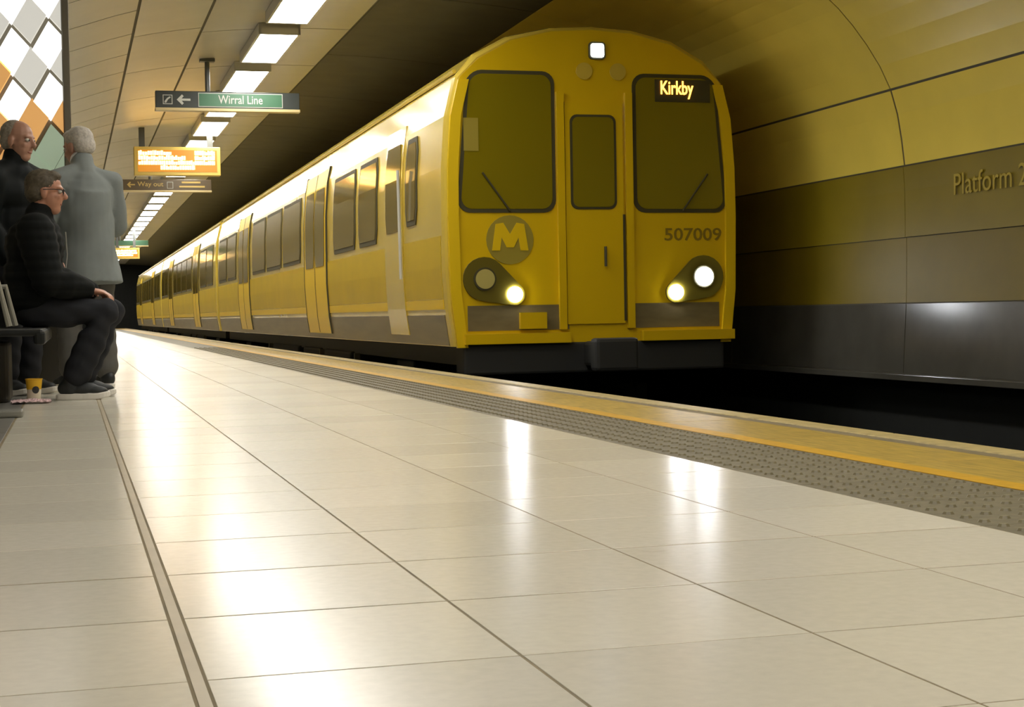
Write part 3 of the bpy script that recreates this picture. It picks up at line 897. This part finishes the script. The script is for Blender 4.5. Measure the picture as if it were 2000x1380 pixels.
def hand(mb, wrist, elbow, palm_n, curl=0.5, side=1):
    w = Vector(wrist); d = (w - Vector(elbow)).normalized()
    nrm = Vector(palm_n); nrm = (nrm - d * nrm.dot(d)).normalized()
    sdv = d.cross(nrm) * side
    R_ = Matrix((d, sdv, nrm)).transposed()
    mb.ball(w + d * 0.045, (0.055, 0.042, 0.018), R_)
    for k, (off, ln) in enumerate(((-0.031, 0.066), (-0.0105, 0.078), (0.0105, 0.074), (0.031, 0.060))):
        b0 = w + d * 0.082 + sdv * off
        p1 = b0 + (d * math.cos(curl * 0.5) + nrm * math.sin(curl * 0.5)) * ln * 0.45
        p2 = p1 + (d * math.cos(curl * 1.3) + nrm * math.sin(curl * 1.3)) * ln * 0.32
        p3 = p2 + (d * math.cos(curl * 2.0) + nrm * math.sin(curl * 2.0)) * ln * 0.25
        limb(mb, [b0 - d * 0.02, b0, p1, p2, p3], [0.0085, 0.0085, 0.008, 0.0075, 0.007])
    t0 = w + d * 0.025 - sdv * 0.030
    t1 = t0 + (d * 0.6 - sdv * 0.7 + nrm * 0.3).normalized() * 0.04
    t2 = t1 + (d * 0.9 - sdv * 0.25 + nrm * 0.35).normalized() * 0.032
    limb(mb, [t0, t1, t2], [0.012, 0.010, 0.0085])

def person(name, label, root_loc, rz, J, C):
    """J: joints in local coords, figure faces +x, left side is +y. C: clothing options."""
    t = empty(name, root_loc, rz)
    tag(t, label, 'person')
    V = lambda k: Vector(J[k])
    head = V('head'); ht = J.get('head_turn', 0.0); hp = J.get('head_pitch', 0.0)
    HR = Matrix.Rotation(ht, 3, 'Z') @ Matrix.Rotation(hp, 3, 'Y')
    H = lambda x, y_, z: head + HR @ Vector((x, y_, z))
    b = MB()
    # head
    b.ball(H(-0.012, 0, 0.035), (0.098, 0.076, 0.088), HR)
    b.ball(H(0.028, 0, -0.030), (0.066, 0.062, 0.082), HR)
    b.ball(H(0.045, 0, -0.088), (0.040, 0.042, 0.032), HR)          # chin
    b.ball(H(0.070, 0, 0.030), (0.024, 0.055, 0.014), HR)           # brow
    b.tube([H(0.085, 0, 0.022), H(0.112, 0, -0.022)], [0.009, 0.015], 8)  # nose
    b.ball(H(0.106, 0, -0.024), (0.014, 0.017, 0.010), HR)
    for s in (-1, 1):
        b.ball(H(-0.005, s * 0.077, -0.008), (0.020, 0.009, 0.033), HR)   # ears
        b.ball(H(0.060, s * 0.038, -0.020), (0.022, 0.020, 0.020), HR)    # cheeks
    # neck, torso
    limb(b, [H(-0.02, 0, -0.06), V('neck')], [0.056, 0.062])
    P, CH_, N = V('pelvis'), V('chest'), V('neck')
    W_ = lerp(P, CH_, 0.5)
    b.ball(P, (0.13, 0.165, 0.12)); b.ball(W_, (0.115, 0.15, 0.16)); b.ball(CH_, (0.12, 0.17, 0.16))
    for s, k in ((1, 'l'), (-1, 'r')):
        limb(b, [lerp(N, V('sh_' + k), 0.2), V('sh_' + k)], [0.06, 0.062])
        limb(b, [V('sh_' + k), lerp(V('sh_' + k), V('el_' + k), 0.4), V('el_' + k), lerp(V('el_' + k), V('wr_' + k), 0.35), V('wr_' + k)], [0.058, 0.052, 0.042, 0.041, 0.027])
        hand(b, J['wr_' + k], J['el_' + k], J['palm_' + k], J.get('curl', 0.5), s)
        limb(b, [V('hip_' + k), lerp(V('hip_' + k), V('kn_' + k), 0.4), V('kn_' + k), lerp(V('kn_' + k), V('an_' + k), 0.35), V('an_' + k)], [0.088, 0.08, 0.058, 0.057, 0.038])
        limb(b, [V('an_' + k), V('an_' + k) + Vector(J['foot_' + k]) * 0.13 + Vector((0, 0, -0.058))], [0.034, 0.018])
    link('body', union(b, 0.006, 4, 'body'), C['skin'], t)
    # face details
    for s in (-1, 1):
        MB().ball(H(0.078, s * 0.031, 0.010), (0.013, 0.015, 0.011), HR).build('eye', 'eye', t, True)
        MB().ball(H(0.0895, s * 0.031, 0.010), (0.0045, 0.0065, 0.0065), HR).build('pupil', 'glasses', t, True)
    MB().ball(H(0.082, 0, -0.060), (0.008, 0.024, 0.0075), HR).build('mouth', 'lip', t, True)
    # hair
    h = MB()
    if C.get('bald'):
        h.ball(H(-0.034, 0, 0.045), (0.084, 0.0785, 0.081), HR)
        h.ball(H(-0.050, 0, 0.0), (0.060, 0.078, 0.070), HR)
    else:
        h.ball(H(-0.022, 0, 0.052), (0.098, 0.083, 0.084), HR)
        h.ball(H(-0.050, 0, 0.005), (0.066, 0.082, 0.072), HR)
        h.ball(H(0.028, 0, 0.095), (0.055, 0.060, 0.032), HR)
    hm = union(h, 0.007, 3, 'hair')
    rng = np.random.default_rng(3)
    displace(hm, lambda c: rng.uniform(-0.0015, 0.002, len(c)))
    link('hair', hm, C['hair'], t)
    if C.get('glasses'):
        g = MB()
        for s in (-1, 1):
            ringp = [H(0.098, s * 0.032 + 0.024 * math.cos(a), 0.010 + 0.018 * math.sin(a)) for a in [2 * PI * k / 14 for k in range(15)]]
            g.tube(ringp, 0.0022, 6)
            g.tube([H(0.098, s * 0.056, 0.016), H(0.05, s * 0.078, 0.018), H(-0.01, s * 0.084, 0.014)], 0.0024, 6)
        g.tube([H(0.099, -0.009, 0.014), H(0.099, 0.009, 0.014)], 0.0022, 6)
        g.build('glasses', 'glasses', t)
    # jacket
    puff = C.get('puff', 0.02)
    c = MB()
    c.ball(lerp(P, CH_, 0.12), (0.135 + puff, 0.178 + puff, 0.14)); c.ball(W_, (0.13 + puff, 0.172 + puff, 0.17)); c.ball(CH_, (0.125 + puff, 0.185 + puff, 0.17))
    c.ball(lerp(CH_, N, 0.55), (0.11 + puff * 0.6, 0.15, 0.10))
    for k in ('l', 'r'):
        limb(c, [lerp(N, V('sh_' + k), 0.25), V('sh_' + k)], [0.07, 0.068 + puff])
        e, w = V('el_' + k), V('wr_' + k)
        limb(c, [V('sh_' + k), lerp(V('sh_' + k), e, 0.4), e, lerp(e, w, 0.4), lerp(e, w, 0.93)], [0.068 + puff, 0.064 + puff, 0.054 + puff, 0.05 + puff, 0.038 + puff * 0.5])
    limb(c, [N + Vector((-0.01, 0, -0.02)), lerp(N, head, C.get('collar', 0.35))], [0.085, 0.076])
    if C.get('coat'):
        hz = C['coat']
        c.tube([(P.x, P.y, P.z + 0.36), (P.x, P.y, P.z + 0.12), (P.x, P.y, P.z - 0.1), (P.x - 0.01, P.y, hz)], [0.165, 0.178, 0.198, 0.225], 24)
    jm = union(c, 0.011, 5, 'jacket')
    if C.get('quilt'):
        displace(jm, lambda c: 0.006 * np.abs(np.sin(c[:, 2] * PI / 0.055)) - 0.004)
    else:
        displace(jm, lambda c: 0.006 * np.sin(c[:, 2] * 23 + c[:, 1] * 17 + np.sin(c[:, 0] * 20) * 1.5))
    link('coat' if C.get('coat') else 'jacket', jm, C['jacket'], t)
    if C.get('quilt'):
        zp = [lerp(CH_, P, q) + Vector((0.128 + puff + 0.012 - abs(q - 0.4) * 0.03, 0, 0.08)) for q in (0.0, 0.2, 0.4, 0.6, 0.8)]
        MB().tube(zp, 0.004, 6).build('zip', 'bench_grey', t)
    if C.get('shirt'):
        cm = MB()
        limb(cm, [N + Vector((0.0, 0, 0.0)), lerp(N, head, 0.45)], [0.078, 0.070])
        cm.ball(N + Vector((0.045, 0, -0.02)), (0.055, 0.05, 0.05))
        link('shirt_collar', union(cm, 0.009, 3, 'shirt_collar'), 'shirt', t)
    # trousers
    c = MB()
    c.ball(P, (0.14, 0.175, 0.13))
    for k in ('l', 'r'):
        hpj, kn, an = V('hip_' + k), V('kn_' + k), V('an_' + k)
        limb(c, [hpj, lerp(hpj, kn, 0.45), kn, lerp(kn, an, 0.4), lerp(kn, an, 0.88)], [0.10, 0.095, 0.080, 0.082, 0.078])
    tm = union(c, 0.011, 4, 'trousers')
    displace(tm, lambda c: 0.003 * np.sin(c[:, 2] * 60 + c[:, 0] * 40 + c[:, 1] * 25))
    link('trousers', tm, C['trousers'], t)
    # shoes
    for k in ('l', 'r'):
        an = V('an_' + k); fd = Vector(J['foot_' + k]).normalized()
        sd = Vector((-fd.y, fd.x, 0))
        base = Vector((an.x, an.y, 0)) + Vector((0, 0, J.get('floor_' + k, 0.0)))
        def F(u, v_, z): return base + fd * u + sd * v_ + Vector((0, 0, z))
        R_ = Matrix((fd, sd, Vector((0, 0, 1)))).transposed()
        c = MB()
        c.ball(F(-0.02, 0, 0.065), (0.068, 0.042, 0.050), R_); c.ball(F(0.06, 0, 0.055), (0.085, 0.044, 0.042), R_); c.ball(F(0.125, 0, 0.045), (0.065, 0.046, 0.030), R_)
        limb(c, [F(-0.015, 0, 0.06), F(-0.015, 0, 0.105)], [0.045, 0.046])
        sh = link('shoe', union(c, 0.008, 3, 'shoe'), 'shoe', t)
        out = []
        for q in range(28):
            a = 2 * PI * q / 28
            u = 0.052 + 0.148 * math.cos(a)
            wd = 0.046 + 0.008 * math.cos(a) - 0.008 * math.exp(-((u - 0.04) / 0.05) ** 2)
            out.append((u, wd * math.copysign(abs(math.sin(a)) ** 0.7, math.sin(a))))
        v = []
        for z, g_ in ((0.001, 0.95), (0.008, 1.0), (0.028, 1.0), (0.034, 0.95)):
            for u, w_ in out:
                zz = z + (0.012 * max(0, (u - 0.13) / 0.07) if z > 0.0 else 0)
                v.append(F((u - 0.052) * g_ + 0.052, w_ * g_, zz))
        f = [tuple(range(28)), tuple(range(84, 112))]
        for r_ in range(3):
            for q in range(28):
                f.append((r_ * 28 + q, r_ * 28 + (q + 1) % 28, (r_ + 1) * 28 + (q + 1) % 28, (r_ + 1) * 28 + q))
        MB().add(v, f).build('sole', 'sole', sh)
    return t

# seated man, in profile facing the train
person('person', 'seated person in black quilted jacket and glasses with hands on lap', (0, 9.25, 0), 0.0, dict(
    head=(-0.118, 0, 1.158), head_turn=-0.05, head_pitch=0.05, neck=(-0.165, 0, 1.005), chest=(-0.185, 0, 0.86), pelvis=(-0.20, 0, 0.535),
    sh_r=(-0.175, -0.195, 0.93), el_r=(-0.115, -0.255, 0.665), wr_r=(0.095, -0.13, 0.612), palm_r=(0, 0.1, -1),
    sh_l=(-0.175, 0.195, 0.93), el_l=(-0.10, 0.25, 0.665), wr_l=(0.12, 0.13, 0.612), palm_l=(0, -0.1, -1), curl=0.55,
    hip_r=(-0.19, -0.095, 0.505), kn_r=(0.185, -0.135, 0.485), an_r=(0.005, -0.13, 0.10), foot_r=(1, -0.12, 0),
    hip_l=(-0.19, 0.095, 0.505), kn_l=(0.225, 0.15, 0.487), an_l=(0.045, 0.14, 0.10), foot_l=(1, 0.05, 0)),
    dict(skin='skin', hair='hair_brown', jacket='jacket', trousers='trouser', puff=0.040, quilt=True, glasses=True, collar=0.30))
# standing man in grey coat, back to the camera, turned away to the left
person('person', 'standing person with white hair in a long grey coat behind the seated one', (0.095, 10.48, 0), math.radians(118), dict(
    head=(0.045, 0, 1.545), head_turn=0.35, head_pitch=0.25, neck=(-0.005, 0, 1.39), chest=(-0.02, 0, 1.22), pelvis=(-0.02, 0, 0.90),
    sh_r=(-0.01, -0.19, 1.315), el_r=(0.03, -0.25, 1.05), wr_r=(0.25, -0.14, 1.08), palm_r=(0, 1, 0),
    sh_l=(-0.01, 0.19, 1.315), el_l=(0.05, 0.25, 1.05), wr_l=(0.24, 0.12, 1.12), palm_l=(0, -1, 0), curl=0.6,
    hip_r=(-0.02, -0.09, 0.86), kn_r=(0.0, -0.11, 0.47), an_r=(-0.04, -0.115, 0.09), foot_r=(1, -0.15, 0),
    hip_l=(-0.02, 0.09, 0.86), kn_l=(0.03, 0.10, 0.47), an_l=(0.0, 0.11, 0.09), foot_l=(1, 0.12, 0)),
    dict(skin='skin_pale', hair='hair_white', jacket='coat', trousers='trouser2', puff=0.018, coat=0.665, collar=0.42, shirt=True))
# standing man at the left edge
person('person', 'standing person in black jacket at the left edge of the picture', (-0.30, 9.95, 0), math.radians(-38), dict(
    head=(0.03, 0, 1.520), head_turn=0.15, head_pitch=0.12, neck=(-0.01, 0, 1.375), chest=(-0.02, 0, 1.20), pelvis=(-0.02, 0, 0.88),
    sh_r=(-0.01, -0.19, 1.295), el_r=(-0.02, -0.25, 1.02), wr_r=(0.10, -0.22, 0.80), palm_r=(0, 1, 0),
    sh_l=(-0.01, 0.19, 1.295), el_l=(-0.02, 0.25, 1.02), wr_l=(0.10, 0.22, 0.80), palm_l=(0, -1, 0), curl=0.5,
    hip_r=(-0.02, -0.09, 0.84), kn_r=(0.01, -0.10, 0.46), an_r=(-0.03, -0.10, 0.09), foot_r=(1, -0.15, 0),
    hip_l=(-0.02, 0.09, 0.84), kn_l=(0.01, 0.10, 0.46), an_l=(-0.03, 0.10, 0.09), foot_l=(1, 0.15, 0)),
    dict(skin='skin_pale', hair='hair_grey', jacket='jacket2', trousers='trouser', puff=0.026, bald=True, collar=0.30))

# ------------------------------------------------------------------ cup and napkin
cup = empty('paper_cup', (-0.202, 8.99, 0.006))
tag(cup, 'yellow and cream paper cup with black dot on the floor by the bench', 'cup')
def lathe(prof, n=28):
    v = []; f = []
    for r, z in prof:
        v += [(r * math.cos(2 * PI * k / n), r * math.sin(2 * PI * k / n), z) for k in range(n)]
    for i in range(len(prof) - 1):
        for k in range(n):
            f.append((i * n + k, i * n + (k + 1) % n, (i + 1) * n + (k + 1) % n, (i + 1) * n + k))
    f.append(tuple(range(n))); f.append(tuple((len(prof) - 1) * n + k for k in range(n)))
    return MB().add(v, f)
lathe([(0.030, 0.0), (0.034, 0.004), (0.0385, 0.062), (0.0385, 0.064)]).build('cup_lower', 'cup_w', cup, False)
lathe([(0.0386, 0.064), (0.0440, 0.116), (0.0462, 0.118), (0.0462, 0.122), (0.041, 0.122), (0.033, 0.05)]).build('cup_upper', 'cup_y', cup, False)
ds = MB()
nn = 20; vv = [(0, 0, 0)]
def cpt(a, z): 
    r = 0.034 + (z - 0.004) / 0.058 * 0.0045 + 0.0012
    return (r * math.sin(a), -r * math.cos(a), z)
a0 = 0.25
pts = [cpt(a0, 0.062)] + [cpt(a0 + 0.50 * math.cos(2 * PI * k / nn), 0.062 + 0.020 * math.sin(2 * PI * k / nn)) for k in range(nn)]
ds.add(pts, [(0, 1 + k, 1 + (k + 1) % nn) for k in range(nn)])
ds.build('round_emblem', 'cup_k', cup)
nk = MB()
g = 14
for i in range(g):
    for j in range(g):
        u, w = i / (g - 1) - 0.5, j / (g - 1) - 0.5
        rr = math.hypot(u, w)
        z = 0.006 + 0.022 * abs(math.sin(u * 17 + w * 9)) * abs(math.cos(w * 15 - u * 5)) + random.uniform(0, 0.008)
        nk.v.append((u * 0.20 + random.uniform(-0.005, 0.005), w * 0.16 + random.uniform(-0.005, 0.005), z * (1.0 - 0.8 * rr)))
for i in range(g - 1):
    for j in range(g - 1):
        nk.f.append((i * g + j, i * g + j + 1, (i + 1) * g + j + 1, (i + 1) * g + j))
me = nk.mesh('napkin')
bm = bmesh.new(); bm.from_mesh(me)
r = bmesh.ops.extrude_face_region(bm, geom=bm.faces[:])
for v in [e for e in r['geom'] if isinstance(e, bmesh.types.BMVert)]: v.co.z += 0.0018
bmesh.ops.recalc_face_normals(bm, faces=bm.faces[:]); bm.to_mesh(me); bm.free()
nko = link('crumpled_napkin', me, 'napkin')
nko.location = (-0.215, 8.865, 0.0)
tag(nko, 'crumpled pink paper napkin lying in front of the cup', 'napkin')

bpy.data.scenes.remove(TMP)
